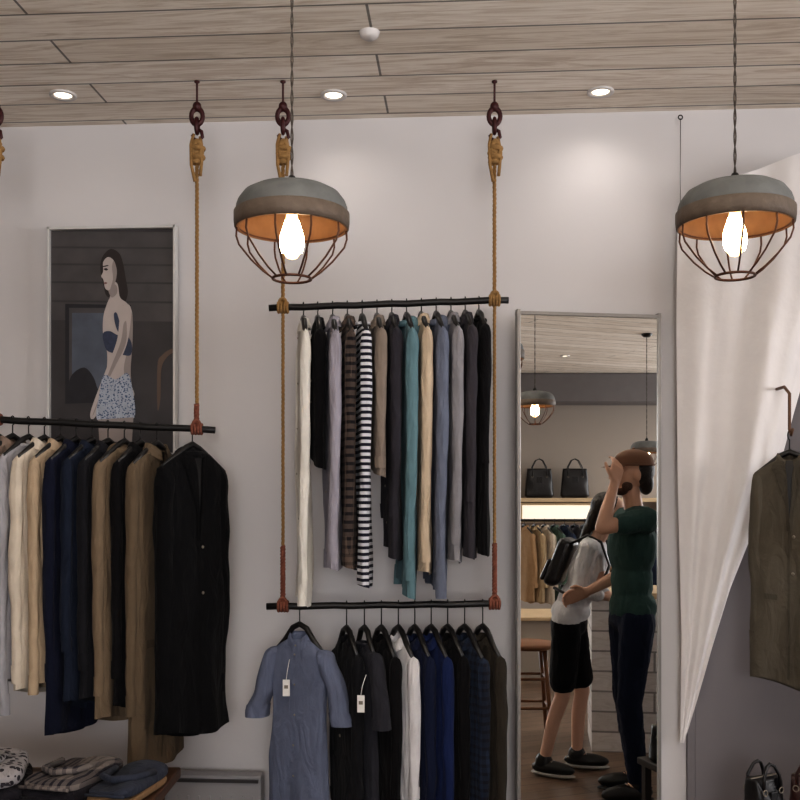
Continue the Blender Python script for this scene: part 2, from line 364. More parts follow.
# ---------------------------------------------------------------- garments
def clamp(a,b=0,c=1): return max(b,min(c,a))
def garment(name,x,zb,yawdeg,L,col,kind='plain',col2=None,sw=.165,sl=.6,sr=.044,sry=.85,th=.026,drop=.08,y=RACK,seed=0,nest=None,refl=False,collar='shirt',front='placket',tag=None,flare=0.0,amp=.02,lo=False,hup=.03,spread=.02,lean=.018):
    # nest: garments pressed together on one rail share the same large folds, so neighbours lie against each other
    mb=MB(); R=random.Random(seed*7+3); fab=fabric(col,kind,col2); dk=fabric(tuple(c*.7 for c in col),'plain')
    F=random.Random(nest*13+5) if nest is not None else R
    zn=-drop; sd=.38*sw+.005; ph=F.random()*6; k=F.uniform(26,40); k2=F.uniform(70,95); fx=F.random()*50; ln0=F.uniform(-1,1)
    sx=R.random()*50; slant=R.uniform(-.12,.12)
    yw=math.radians(yawdeg); nw=min(.045,sw*.34)
    def fold(X,zz):
        t=zz
        return amp*(clamp(t)**.6)*(math.sin(k*X+ph+2.2*t)+.4*math.sin(k2*X+ph*2-1.5*t)*t)+ .018*t*noise.noise(Vector((X*8+fx,t*3,0)))
    def dims(s_):
        if s_<.25:
            q=s_/.25; return nw+(sw-nw)*q, sd*q**1.3, 0
        q=(s_-.25)/.75
        return sw*(1-.10*math.sin(pi*min(1,q*1.6)))+flare*q, sd+(L-sd)*q, q
    def surf(ang,s_,off=0):
        w,zz,q=dims(s_); d=th*(.6+.4*min(1,s_/.3))*(1+.15*q)+off
        c,sn=math.cos(ang),math.sin(ang)
        X=w*math.copysign(abs(c)**.85,c); Y=d*math.copysign(abs(sn)**.6,sn)
        nn=noise.noise(Vector((X*9+sx,zz*5,sn*2)))
        Y+=fold(X,zz)+.005*nn*q*sn; X+=.014*q*noise.noise(Vector((sn*3,zz*6,sx)))
        return Vector((X,Y,zn-zz-q*q*(.016*math.sin(X*16+ph)+slant*X+.01*sn)))
    nu,nv=(32,22) if lo else (72,44)
    mb.grid(lambda u,v:surf(2*pi*u,v),nu,nv,fab,closeu=True)
    ring=[surf(2*pi*i/24,.97,-.004) for i in range(24)]
    mb.add(ring,[list(range(24))],dk)
    if sl>0:
        for sd_ in (-1,1):
            bx=sd_*(sw-sr*.6); ln=(ln0 if nest is not None else R.uniform(-1,1))*lean; ph2=R.random()*6; short=sl<.35; sl2=sl*R.uniform(.95,1.03)
            def sfn(u,v):
                a=2*pi*u; t=v
                r=(sr if not short else sr*1.1)*(1-.34*t if not short else 1+.15*t)
                if t<.1: r*=math.sqrt(clamp(1-((.1-t)/.1)**2))*.999+.001
                out=.03*math.sqrt(t) if short else spread*math.sin(t*pi*.7)
                wr=1+.05*math.sin(t*17+ph2+2*math.sin(a+ph2))*(.3+.7*t)+.20*noise.noise(Vector((math.cos(a)*1.3+sx,math.sin(a)*1.3,t*6*sl/.6)))
                cx=bx+sd_*out+ (sd_*.05*t if short else 0)+.02*t*noise.noise(Vector((sx,t*3,sd_)))
                zz=t*sl2
                cy=ln*t*1.4+fold(bx,sd+zz)*.8
                return (cx+r*.75*wr*math.cos(a),cy+r*wr*math.sin(a)*sry,zn-sd+.022-zz)
            mb.grid(sfn,14 if lo else 24,18 if lo else 44,fab,closeu=True,capv=True)
            e_=.92 if not short else .84
            mb.grid(lambda u,v:Vector(sfn(u,e_+(1-e_)*v))+Vector(((math.cos(2*pi*u))*.003,math.sin(2*pi*u)*.003,0)),20,2,fab,closeu=True)
    cs=min(1,sw/.16)
    if collar in('shirt','lapel'):
        prof=[(.046,-.012),(.044,.010),(.047,.024),(.053,.026),(.062,.010),(.071,-.012)]
        def cfn(u,v):
            a=-pi/2+.28+(2*pi-.56)*u; i=v*5; j=min(4,int(i)); f=i-j
            r=(prof[j][0]*(1-f)+prof[j+1][0]*f)*cs; z=prof[j][1]*(1-f)+prof[j+1][1]*f
            fr=clamp(-math.sin(a)); return (r*math.cos(a),(r*.6)*math.sin(a),zn+z-.03*fr*fr)
        mb.grid(cfn,26,5,fab)
    elif collar=='crew':
        mb.torus((0,0,zn-.004),nw+.003,.007,fab,'z',24,7,1,.6)
    elif collar=='hood':
        mb.ell((0,.018,zn-.02),(.07*cs,.034,.045),fab); mb.torus((0,-.004,zn-.01),.05*cs,.012,fab,'z',24,8,1,.6)
    def fy(X,s_):
        w,zz,q=dims(s_); c=clamp(abs(X)/w)**(1/.85); a=-math.acos(math.copysign(c,X) if X else 0.0); return surf(a,s_)
    if front=='placket':
        mb.grid(lambda u,v:fy(-.012+.024*u,.03+.94*v)+Vector((0,-.003,0)),2,30,fab)
        for i in range(7):
            p=fy(0,.12+.13*i); mb.ell(p+Vector((0,-.005,0)),(.004,.002,.004),M_button,nu=8,nv=6)
        if not lo: 
            mb.grid(lambda u,v:fy(sw*(.32+.34*u),.42+.13*v)+Vector((0,-.004,0)),4,4,fab)
    elif front=='open':
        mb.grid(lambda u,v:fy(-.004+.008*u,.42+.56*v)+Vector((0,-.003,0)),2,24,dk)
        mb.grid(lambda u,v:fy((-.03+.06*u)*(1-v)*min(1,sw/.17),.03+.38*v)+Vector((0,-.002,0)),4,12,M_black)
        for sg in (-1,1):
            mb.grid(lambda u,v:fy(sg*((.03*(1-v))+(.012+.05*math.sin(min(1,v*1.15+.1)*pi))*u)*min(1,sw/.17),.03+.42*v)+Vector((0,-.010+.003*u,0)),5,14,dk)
        for zz in (.47,.6): mb.ell(fy(.014,zz)+Vector((0,-.005,0)),(.006,.003,.006),M_button,nu=10,nv=6)
        for sg in (-1,1): mb.grid(lambda u,v:fy(sg*sw*(.3+.35*u),.68+.02*v)+Vector((0,-.006,0)),4,1,dk)
    if tag is not None:
        # price tag hung from the sleeve or placket by a string; it turns to face into the shop
        px,py,pz=tag; R3=Matrix.Rotation(-yw*.9,3,'Z'); p=Vector((px,py,zn-pz))
        mb.box(p,(.026,.003,.06),M_white,rot=R3,bev=.001); mb.tube([p+Vector((0,0,.03)),p+Vector((.002,.004,.06)),p+Vector((0,.02,.10))],.0014,M_white,5)
        mb.box(p+R3@Vector((0,-.002,.004)),(.014,.002,.012),M_button,rot=R3)
    a=sw-.02; top=zn+hup
    mb.tube([(-a,0,zn-sd*.9+.004),(-a*.6,0,zn-sd*.42+hup*.35),(-.03,0,top-.014),(0,0,top),(.03,0,top-.014),(a*.6,0,zn-sd*.42+hup*.35),(a,0,zn-sd*.9+.004)],[.008,.010,.011,.011,.011,.010,.008],M_hang,8)
    hk=[(0,0,top),(0,0,-.032)]
    for i in range(9):
        t=-pi/2+ (2*pi*.68)*i/8; hk.append((0.0,.0165*math.cos(t),.0165*math.sin(t)))
    cy=math.cos(-yw); sy=math.sin(-yw)
    hk=[(p[0]*cy-p[1]*sy,p[0]*sy+p[1]*cy,p[2]) for p in hk]
    mb.tube(hk,.0024,M_black,6)
    return mb.build(name,(x,y,zb),yw,refl)

BLK=rgb(20,19,21); NVY=rgb(25,28,44)
L_=[('dark_coat',-1.53,.86,BLK,{}),
('dark_coat',-1.472,.84,rgb(30,30,33),dict(sl=.8)),
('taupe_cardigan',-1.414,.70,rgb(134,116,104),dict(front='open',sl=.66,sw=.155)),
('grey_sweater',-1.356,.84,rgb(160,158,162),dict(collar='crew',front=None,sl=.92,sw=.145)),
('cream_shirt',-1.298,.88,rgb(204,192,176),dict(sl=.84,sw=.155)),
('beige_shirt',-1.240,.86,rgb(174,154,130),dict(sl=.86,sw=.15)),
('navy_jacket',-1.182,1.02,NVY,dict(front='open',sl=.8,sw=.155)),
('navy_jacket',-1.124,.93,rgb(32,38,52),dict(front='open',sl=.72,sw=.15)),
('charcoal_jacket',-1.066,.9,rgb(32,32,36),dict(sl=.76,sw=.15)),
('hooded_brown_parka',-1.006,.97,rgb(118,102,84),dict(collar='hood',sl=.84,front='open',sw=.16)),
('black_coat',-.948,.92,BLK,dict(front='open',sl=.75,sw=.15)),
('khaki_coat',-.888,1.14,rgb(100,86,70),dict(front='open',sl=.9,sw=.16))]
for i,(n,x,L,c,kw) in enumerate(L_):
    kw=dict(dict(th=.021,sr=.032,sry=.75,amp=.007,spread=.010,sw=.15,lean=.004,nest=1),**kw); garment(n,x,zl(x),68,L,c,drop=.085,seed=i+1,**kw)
garment('black_coat',-.758,zl(-.758),54,1.02,rgb(16,16,18),front='open',sw=.158,th=.036,sl=.84,sr=.052,sry=.75,flare=.012,collar='hood',amp=.007,drop=.085,seed=17,nest=1,spread=.012,lean=.004)
U_=[('cream_knit_cardigan',-.352,1.0,rgb(220,216,208),dict(sl=1.0,sw=.105,th=.018,sr=.026)),
('black_shirt',-.300,.5,BLK,dict(sw=.105,sl=.42)),
('lavender_grey_shirt',-.246,.86,rgb(154,150,160),dict(sl=.84,sw=.13)),
('brown_plaid_shirt',-.192,.86,rgb(102,88,80),dict(kind='plaid',col2=(.018,.016,.018),sl=.76,sw=.13)),
('striped_shirt',-.138,.93,rgb(208,208,214),dict(kind='stripe',col2=(.02,.02,.032),collar='crew',front=None,sl=.72,sw=.135)),
('taupe_blouse',-.084,.54,rgb(134,122,112),dict(sl=.5,sw=.125)),
('dark_grey_shirt',-.030,.84,rgb(54,52,58),dict(sl=.7,sw=.12)),
('teal_tunic',.024,.97,rgb(98,126,134),dict(collar='hood',front=None,sl=.93,sw=.135,sr=.031)),
('tan_blouse',.078,.9,rgb(192,174,152),dict(sl=.86,sw=.13)),
('blue_grey_hoodie',.132,.97,rgb(106,112,128),dict(collar='hood',front=None,sl=.94,sw=.135,sr=.031)),
('grey_shirt',.186,.86,rgb(134,132,136),dict(sl=.78,sw=.13)),
('charcoal_shirt',.238,.84,rgb(60,57,62),dict(sl=.66,sw=.12)),
('black_dress',.288,.84,BLK,dict(front=None,collar='crew',sl=.5,sw=.11,th=.019,sr=.028))]
for i,(n,x,L,c,kw) in enumerate(U_):
    kw=dict(dict(th=.0205,sr=.029,sry=.8,amp=.009,spread=.007,lean=.004,nest=2),**kw); garment(n,x,zu(x),-80,L,c,drop=.07,seed=i+31,**kw)
garment('denim_blue_shirt',-.366,zd(-.366),-30,.68,rgb(104,111,132),sl=.26,tag=(-.015,-.062,.17),sw=.125,sr=.042,th=.03,drop=.12,hup=.055,seed=61,amp=.004,spread=.010)
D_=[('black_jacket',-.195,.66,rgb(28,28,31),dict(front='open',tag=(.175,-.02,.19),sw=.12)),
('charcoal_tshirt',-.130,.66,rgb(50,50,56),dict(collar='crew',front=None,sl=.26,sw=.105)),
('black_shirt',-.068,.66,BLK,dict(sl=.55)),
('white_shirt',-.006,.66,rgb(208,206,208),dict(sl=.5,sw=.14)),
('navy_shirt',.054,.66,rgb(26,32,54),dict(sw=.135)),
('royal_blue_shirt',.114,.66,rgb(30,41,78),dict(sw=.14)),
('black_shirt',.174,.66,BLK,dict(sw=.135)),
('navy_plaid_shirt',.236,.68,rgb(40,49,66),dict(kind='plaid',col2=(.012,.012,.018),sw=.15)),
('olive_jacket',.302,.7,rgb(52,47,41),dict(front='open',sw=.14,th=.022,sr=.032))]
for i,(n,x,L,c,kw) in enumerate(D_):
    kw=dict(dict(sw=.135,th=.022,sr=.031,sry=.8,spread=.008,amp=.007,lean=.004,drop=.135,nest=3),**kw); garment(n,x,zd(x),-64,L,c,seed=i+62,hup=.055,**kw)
garment('olive_blazer',1.41,1.735,-22,.82,rgb(90,84,74),sl=.66,sw=.125,sr=.040,th=.034,drop=.09,y=3.62,seed=91,collar='lapel',front='open',flare=.012,amp=.008,spread=.012)
mb=MB(); M_leather=simple('tan_leather',rgb(96,66,46),.6)
mb.tube([(0,.29,.16),(0,.05,.16),(0,.0,.13),(0,0,.0),(0,-.015,-.02),(0,-.03,0)],.006,M_leather,8); mb.box((0,.285,.16),(.05,.012,.09),M_leather,bev=.004)
mb.build('wall_coat_hook',(1.41,3.62,1.755))

# ---------------------------------------------------------------- poster
g=group('framed_poster',(-1.418,4.045,2.6),-PHI)
S=.00404
M_pf=simple('poster_frame_white',rgb(200,198,196),.4)
P_bg=simple('print_dark_grey',rgb(62,59,61),.35,0,.5,5); P_bg2=simple('print_plank_grey',rgb(78,75,76),.35,0,.5,7)
P_skin=simple('print_skin',rgb(182,172,168),.35,0,.16,9); P_skin_s=simple('print_skin_shade',rgb(148,138,135),.35,0,.2,9); P_hair=simple('print_hair',rgb(46,39,39),.35); P_dark=simple('print_black',rgb(38,38,44),.35,0,.3,30)
P_blue=simple('print_blue_grey',rgb(86,92,104),.35,0,.55,9); P_short=fabric(rgb(168,174,186),'pattern',rgb(88,100,126),120); P_brown=simple('print_brown',rgb(98,80,68),.4); P_lip=simple('print_lip',rgb(120,84,82),.4); P_bra=simple('print_navy_lace',rgb(54,62,84),.4,0,.5,60)
mb=MB(); mb.box((64*S,.012,-114*S),(126*S,.016,226*S),P_bg); mb.build('print_backing',parent=g)
mb=MB()
for c,s in (((64,-1),(130,3)),((64,-227),(130,3)),((0,-114),(2.5,229)),((128,-114),(2.5,229))): mb.box((c[0]*S,.004,c[1]*S),(s[0]*S,.04,s[1]*S),M_pf,bev=.0015)
mb.build('frame',parent=g)
mb=MB()
def smoothpoly(pts,n=6):
    out=[];k=len(pts)
    for i in range(k):
        p0,p1,p2,p3=[Vector(pts[(i+j-1)%k]) for j in range(4)]
        for s_ in range(n):
            t=s_/n; out.append(.5*((2*p1)+(p2-p0)*t+(2*p0-5*p1+4*p2-p3)*t*t+(-p0+3*p1-3*p2+p3)*t**3))
    return out
lay=[0]
def art(pts,mat,sm=True):
    lay[0]+=1; pts=smoothpoly(pts) if sm else [Vector(p) for p in pts]
    vs=[((p[0]-48)*S,.0038-.0003*lay[0],-(p[1]-228)*S) for p in pts]
    mb.add(vs,[list(range(len(vs)))],mat,True)
for i,(a,b) in enumerate([(231,246),(248,263),(265,281),(283,300),(302,320)]): art([(50,a),(175,a+3),(175,b+3),(50,b)],P_bg2,False)
art([(64,304),(131,306),(131,402),(64,404)],P_dark,False)
art([(68,308),(128,309),(128,399),(68,401)],P_bg2,False)
art([(71,313),(125,314),(125,395),(71,397)],P_blue,False)
art([(68,382),(74,372),(84,368),(92,376),(96,386),(98,399),(68,401)],P_dark)
art([(158,366),(163,356),(170,351),(175,350),(175,353),(168,358),(162,370),(161,400),(158,410)],P_brown)
art([(102,258),(110,250),(119,254),(123,264),(126,280),(128,294),(124,304),(114,300),(106,296),(103,284),(100,270)],P_hair)
art([(107,283),(117,284),(120,298),(127,304),(132,312),(133,330),(131,350),(127,366),(131,384),(133,398),(103,398),(106,376),(107,354),(103,338),(103,318),(107,304),(110,296)],P_skin)
art([(107,284),(116,286),(117,294),(111,298)],P_skin_s)
art([(123,306),(128,314),(126,332),(127,352),(124,370),(128,392),(133,396),(131,372),(133,340),(132,314)],P_skin_s)
art([(103,263),(108,258),(114,262),(116,272),(114,284),(109,291),(105,289),(104,284),(103,280),(101,277),(103,272)],P_skin)
art([(114,262),(117,272),(115,284),(110,291),(113,280),(112,268)],P_skin_s)
art([(103.5,270),(106,269),(108,270.5),(106,271.5)],P_hair); art([(103.5,283.8),(105.5,283),(107.3,284),(105.5,285)],P_lip); art([(103,267),(108,266),(108,267),(103,268)],P_hair)
art([(103,334),(110,332),(118,336),(126,336),(132,344),(131,356),(120,355),(108,352),(104,344)],P_bra)
art([(117,314),(121,326),(127,340),(125,342),(117,330),(114,316)],P_bra)
art([(124,306),(131,308),(131,324),(127,346),(117,368),(105,392),(97,414),(92,420),(90,414),(96,396),(107,368),(117,342),(120,320)],P_skin)
art([(127,324),(126,345),(114,370),(101,396),(94,414),(93,414),(100,396),(111,368),(121,343),(124,325)],P_skin_s)
art([(104,376),(116,380),(128,374),(133,390),(135,418),(116,422),(97,420),(99,396)],P_short)
art([(98,420),(134,418),(132,452),(100,452)],P_skin_s,False)
mb.build('print_artwork',parent=g)

# ---------------------------------------------------------------- mirror
M_glass,N,Lk,B=newmat('mirror_silver')
nz=N.new('ShaderNodeTexNoise'); nz.inputs['Scale'].default_value=2
mr=N.new('ShaderNodeMapRange'); mr.inputs[3].default_value=.0; mr.inputs[4].default_value=.012; Lk.new(nz.outputs['Fac'],mr.inputs[0]); Lk.new(mr.outputs[0],B.inputs['Roughness'])
B.inputs['Base Color'].default_value=(.88,.89,.88,1); B.inputs['Metallic'].default_value=1
M_mf=simple('mirror_frame_silver',rgb(150,146,142),.35,.5); M_ms=simple('mirror_frame_side_dark',rgb(50,46,46),.5)
g=group('standing_mirror',(MC.x,MC.y,0),MY)
MW,MH=.555,2.205
mb=MB(); mb.add([(-MW/2,0,.03),(MW/2,0,.03),(MW/2,0,MH),(-MW/2,0,MH)],[[0,1,2,3]],M_glass,True); mb.build('glass',parent=g)
mb=MB(); fw=.014
for sx in (-1,1): mb.box((sx*(MW/2+fw/2-.003),.008,MH/2+.01),(fw,.03,MH+.02),M_mf,bev=.002)
mb.box((0,.008,MH+.006),(MW+.025,.03,.014),M_mf,bev=.002); mb.box((0,.008,.015),(MW+.025,.03,.03),M_mf,bev=.002)
mb.box((0,.018,MH/2),(MW+.01,.008,MH),M_ms)
mb.build('frame',parent=g)
mb=MB()
for sx in (-.2,.2): mb.tube([(sx,.02,.9),(sx,.05,0.01)],.008,M_ms,8)
mb.build('back_struts',parent=g)

# ---------------------------------------------------------------- draped sheet
M_sheet,N,Lk,B=newmat('white_canvas_sheet')
tc=N.new('ShaderNodeTexCoord'); n2=N.new('ShaderNodeTexNoise'); n2.inputs['Scale'].default_value=4; n2.inputs['Detail'].default_value=5; Lk.new(tc.outputs['Object'],n2.inputs['Vector'])
cr=N.new('ShaderNodeValToRGB'); cr.color_ramp.elements[0].color=(*rgb(212,207,206),1); cr.color_ramp.elements[1].color=(*rgb(236,232,231),1); Lk.new(n2.outputs['Fac'],cr.inputs[0]); Lk.new(cr.outputs[0],B.inputs['Base Color'])
bp=N.new('ShaderNodeBump'); bp.inputs['Strength'].default_value=.35; bp.inputs['Distance'].default_value=.04; Lk.new(n2.outputs['Fac'],bp.inputs['Height']); Lk.new(bp.outputs['Normal'],B.inputs['Normal']); B.inputs['Roughness'].default_value=.85
def interp(tab,v):
    for i in range(len(tab)-1):
        if tab[i][0]<=v<=tab[i+1][0]:
            t=(v-tab[i][0])/(tab[i+1][0]-tab[i][0]); return tab[i][1]+(tab[i+1][1]-tab[i][1])*t
    return tab[-1][1] if v>tab[-1][0] else tab[0][1]
Ltab=[(0,1.075),(.2,1.07),(.5,1.075),(.8,1.09),(1,1.085)]
Rtab=[(0,1.80),(.2,1.68),(.34,1.56),(.5,1.46),(.62,1.355),(.72,1.275),(.82,1.21),(.92,1.15),(1,1.10)]
def sheet(u,v):
    xl=interp(Ltab,v); xr=interp(Rtab,v); x=xl+(xr-xl)*u
    ztop=2.60+.20*clamp((x-1.08)/.42)**.65 ; z=ztop+(.56-ztop)*v
    w=xr-xl
    f=.5+.5*math.sin(11*u+2.0*v); f2=math.sin(27*u-4*v)
    dep=3.872-.10*clamp(u*w/.3)-.045*f*clamp(w/.35)*clamp(u*4)-.008*f2*clamp(u*5)*clamp(w/.3)
    if u>.90: dep+=.05*((u-.90)/.10)**1.5
    return (x,dep,z)
mb=MB(); mb.grid(sheet,80,80,M_sheet)
mb.tube([(1.085,3.87,2.61),(1.088,3.88,2.98)],.0018,M_wire,6); mb.torus((1.088,3.88,2.985),.008,.0025,M_black,'y')
o=mb.build('draped_white_sheet')

# ---------------------------------------------------------------- heater
M_heat=simple('heater_enamel',rgb(146,144,146),.4,.1)
mb=MB(); mb.box((0,0,.23),(.62,.07,.38),M_heat,bev=.006)
mb.box((0,-.04,.40),(.6,.012,.012),M_ms); mb.box((0,-.04,.10),(.6,.012,.02),M_ms)
for i in range(14): mb.box((-.28+i*.043,-.037,.24),(.006,.006,.2),M_heat)
for sx in (-.25,.25): mb.box((sx,0,.02),(.04,.06,.04),M_heat)
mb.build('wall_convector_heater',(-.85,3.965,0),-PHI)

# ---------------------------------------------------------------- table with folded clothes
M_tw=planks('table_wood',rgb(84,58,42),rgb(70,50,36),.002,1.2,.12,.45)
g=group('display_table',(-1.23,2.98,0))
mb=MB(); mb.box((0,0,.605),(1.02,.62,.035),M_tw,bev=.006); mb.build('top',parent=g)
mb=MB()
for sx in (-1,1):
    for sy in (-1,1): mb.tube([(sx*.45,sy*.26,0),(sx*.44,sy*.25,.59)],[.02,.03],M_tw,10)
mb.box((0,0,.55),(.9,.52,.06),M_tw); mb.build('legs',parent=g)
def folded(x,y,z,w,d,h,yaw,mats,seed):
    mb=MB(); R=random.Random(seed); zz=0
    for m in mats:
        hh=h*R.uniform(.85,1.15); ox=R.uniform(-.015,.015); s=R.random()*30
        def f(u,v,zz=zz,hh=hh,ox=ox,s=s):
            a=2*pi*u; ph=-pi/2+pi*v; c=abs(math.cos(ph))**.35; X=w/2*c*math.copysign(abs(math.cos(a))**.45,math.cos(a)); Y=d/2*c*math.copysign(abs(math.sin(a))**.45,math.sin(a))
            nn=noise.noise(Vector((X*9+s,Y*9,zz*20))); return (X*(1+.05*nn)+ox,Y*(1+.06*nn),zz+hh/2+hh/2*math.copysign(abs(math.sin(ph))**.5,math.sin(ph))+ .028*(nn+.3)*v*v)
        mb.grid(f,56,18,m,closeu=True); zz+=hh*.93
        mb.tube([(ox-w*.4,-d/2-.002,zz-hh*.45),(ox,-d/2-.004,zz-hh*.4),(ox+w*.4,-d/2-.002,zz-hh*.47)],.005,m,6)
    mb.tube([(-.06,.04,zz+.012),(-.05,-d*.2,zz+.016),(.0,-d*.3,zz+.016),(.05,-d*.22,zz+.018),(.07,.03,zz+.012)],.011,mats[-1],8)
    return mb.build('folded_clothes_stack',(x,y,z),yaw)
FG=fabric(rgb(150,146,148),'pattern',rgb(46,44,50)); FD=fabric(rgb(50,54,66)); FT=fabric(rgb(132,104,76)); FK=fabric(rgb(34,32,37)); FP=fabric(rgb(116,108,104),'plaid',rgb(40,38,46))
folded(-1.25,2.98,.624,.26,.34,.055,.25,[FK,FG],1); folded(-.99,3.02,.624,.2,.32,.034,-.25,[FK,FP],2); folded(-.81,2.98,.624,.15,.3,.028,-.2,[FT,FD],3)
folded(-1.5,3.0,.624,.2,.3,.03,.1,[FD,FG],4)

# ---------------------------------------------------------------- handbags
M_bagk=simple('black_leather',rgb(20,18,20),.4,0,.3,20,.2,80); M_bagr=simple('oxblood_leather',rgb(58,28,26),.45)
def handbag(x,y,z,w=.3,h=.22,d=.12,mat=M_bagk,yaw=0,refl=False):
    mb=MB()
    def f(u,v):
        a=2*pi*u; t=v; ww=w/2*(1-.18*t); dd=d/2*(1-.55*t)
        if t<.08: k=.85+.15*t/.08; ww*=k; dd*=k
        return (ww*math.copysign(abs(math.cos(a))**.5,math.cos(a)),dd*math.copysign(abs(math.sin(a))**.5,math.sin(a))+.006*math.sin(t*7+a*3),h*t)
    mb.grid(f,32,12,mat,closeu=True,capv=True)
    for sy in (-1,1):
        mb.tube([(-w*.25,sy*d*.3,h*.72),(-w*.24,sy*d*.3,h*1.05),(-w*.12,sy*d*.25,h*1.28),(0,sy*d*.22,h*1.34),(w*.12,sy*d*.25,h*1.28),(w*.24,sy*d*.3,h*1.05),(w*.25,sy*d*.3,h*.72)],.006,mat,8)
        mb.torus((-w*.25,sy*d*.36,h*.72),.010,.002,M_button,'y'); mb.torus((w*.25,sy*d*.36,h*.72),.010,.002,M_button,'y')
    mb.box((0,-d*.36,h*.62),(w*.2,.01,h*.2),mat,bev=.003); mb.tube([(-w*.4,0,h),(0,0,h*1.01),(w*.4,0,h)],.004,M_button,6)
    mb.build('handbag',(x,y,z),yaw,refl)
M_bench=simple('dark_bench_wood',rgb(42,32,26),.5)
mb=MB(); mb.box((0,0,.36),(.62,.2,.03),M_bench,bev=.004)
for sx in (-.28,.28):
    for sy in (-.07,.07): mb.box((sx,sy,.17),(.03,.03,.35),M_bench)
mb.build('low_bench',(1.50,3.52,0))
handbag(1.28,3.52,.376,.16,.15,.12,M_bagk,.5); handbag(1.44,3.53,.376,.13,.15,.1,M_bagr,-.6); handbag(1.62,3.52,.376,.17,.14,.12,M_bagk,.3)

# ---------------------------------------------------------------- people
M_skin=simple('skin',rgb(200,156,130),.55,0,.06,10); M_skin2=simple('skin_light',rgb(208,168,146),.55,0,.06,10)
M_hair=simple('hair_dark_brown',rgb(34,24,18),.55,0,.4,60,.5,120); M_eye=simple('eye_dark',(.02,.015,.01),.2); M_eyew=simple('eye_white',(.5,.48,.45),.3); M_lip=simple('lips',rgb(160,96,86),.5)
M_beard=simple('beard_brown',rgb(84,58,44),.8,0,.4,80,.5,140)
def P(f,s,z): return Vector((-f,-s,z))
def remesh(ob,vox,it=4,f=.5):
    m=ob.modifiers.new('remesh','REMESH'); m.mode='VOXEL'; m.voxel_size=vox; m.use_smooth_shade=True
    s=ob.modifiers.new('smooth','SMOOTH'); s.factor=f; s.iterations=it
def wrinkle(ob,strength=.012,size=.09):
    t=bpy.data.textures.new('cloth_wrinkles','CLOUDS'); t.noise_scale=size; t.noise_depth=2
    d=ob.modifiers.new('wrinkles','DISPLACE'); d.texture=t; d.strength=strength; d.mid_level=.5
def hand(mb,wr,d,a,n,mat,curl=.5):
    d=d.normalized(); a=(a-d*a.dot(d)).normalized(); n=(n-d*n.dot(d)-a*n.dot(a)).normalized()
    for i,(off,ln) in enumerate([(.03,.072),(.01,.082),(-.011,.076),(-.031,.06)]):
        k=wr+d*.088+a*off; mb.cap(wr+a*off*.5,.016,k,.0125,mat,10)
        q=k; ang=0
        for seg,fr in ((0,.45),(1,.32),(2,.23)):
            ang+=curl*(.6+.25*seg); e=q+(d*math.cos(ang)+n*math.sin(ang))*ln*fr; mb.cap(q,.0095-.001*seg,e,.0088-.001*seg,mat,8); q=e
    b=wr+d*.025+a*.028; e=b+(d*.75+a*.65+n*.25).normalized()*.045; mb.cap(b,.014,e,.011,mat,10); mb.cap(e,.0105,e+(d*.95+a*.2+n*.4).normalized()*.032,.009,mat,8)
def person(name,loc,yaw,sc,refl,arms,legs,skin,female=False,bend=0):
    g=group(name,loc,yaw,refl); g['L']=g['L']@Matrix.Scale(sc,4); g['bend']=bend
    shw=.165 if female else .19; w=.88 if female else .92
    def torso(mb,m,e=0.0):
        mb.ell(P(0,0,.96),(.105*w+e,.15*(1.03 if female else 1)+e,.11+e),m); mb.ell(P(0,0,1.10),(.098*w+e,.128*w+e,.15),m)
        mb.ell(P(.0,0,1.28),(.115*w+e,.158*w+e,.17+e),m); mb.cap(P(-.02,-shw+.04,1.415),.055*w+e,P(-.02,shw-.04,1.415),.055*w+e,m); mb.ell(P(-.02,0,1.4),(.08*w+e,.13*w+e,.085+e*.5),m)
        if female: 
            for s in (-.065,.065): mb.ell(P(.085,s,1.27),(.045,.055,.055),m)
    body=MB(); torso(body,skin)
    body.cap(P(-.02,0,1.42),.056*w,P(.005,0,1.56),.05*w,skin)
    body.ell(P(-.01,0,1.672),(.096,.076,.092),skin); body.ell(P(.03,0,1.635),(.068,.062,.082),skin); body.ell(P(.045,0,1.572),(.045,.045,.032),skin); body.ell(P(.076,0,1.556),(.018,.022,.016),skin)
    body.cap(P(.093,0,1.662),.008,P(.112,0,1.628),.0125,skin); body.ell(P(.102,0,1.626),(.012,.017,.009),skin)
    body.ell(P(.086,0,1.588),(.014,.026,.011),skin); body.ell(P(.08,0,1.69),(.018,.05,.012),skin)
    for s in (-1,1): body.ell(P(-.005,s*.077,1.636),(.018,.009,.032),skin)
    for (sh,el,wr,hd,ha,hn,curl) in arms:
        body.cap(sh,.05*w,el,.038*w,skin); body.cap(el,.038*w,el.lerp(wr,.35),.037*w,skin); body.cap(el.lerp(wr,.35),.037*w,wr,.025*w,skin); hand(body,wr,hd,ha,hn,skin,curl)
    for (hp,kn,an,toe) in legs:
        body.cap(hp,.085*w,kn,.055*w,skin); body.cap(kn,.053*w,kn.lerp(an,.35)+P(-.012,0,0),.05*w,skin); body.cap(kn.lerp(an,.35)+P(-.012,0,0),.05*w,an,.034,skin); body.cap(an,.034,toe,.028,skin)
    o=body.build('body',parent=g); remesh(o,.0055)
    fc=MB()
    for s in (-1,1):
        fc.ell(P(.083,s*.031,1.655),(.009,.013,.006),M_eyew,nu=12,nv=8); fc.ell(P(.090,s*.031,1.655),(.004,.006,.006),M_eye,nu=10,nv=6)
        fc.tube([P(.088,s*.012,1.677),P(.093,s*.03,1.682),P(.08,s*.05,1.676)],.004,M_hair,6)
    fc.ell(P(.096,0,1.592),(.005,.02,.004),M_lip,nu=12,nv=6); fc.ell(P(.094,0,1.584),(.006,.017,.005),M_lip,nu=12,nv=6)
    fc.build('face_features',parent=g)
    return g,torso,w
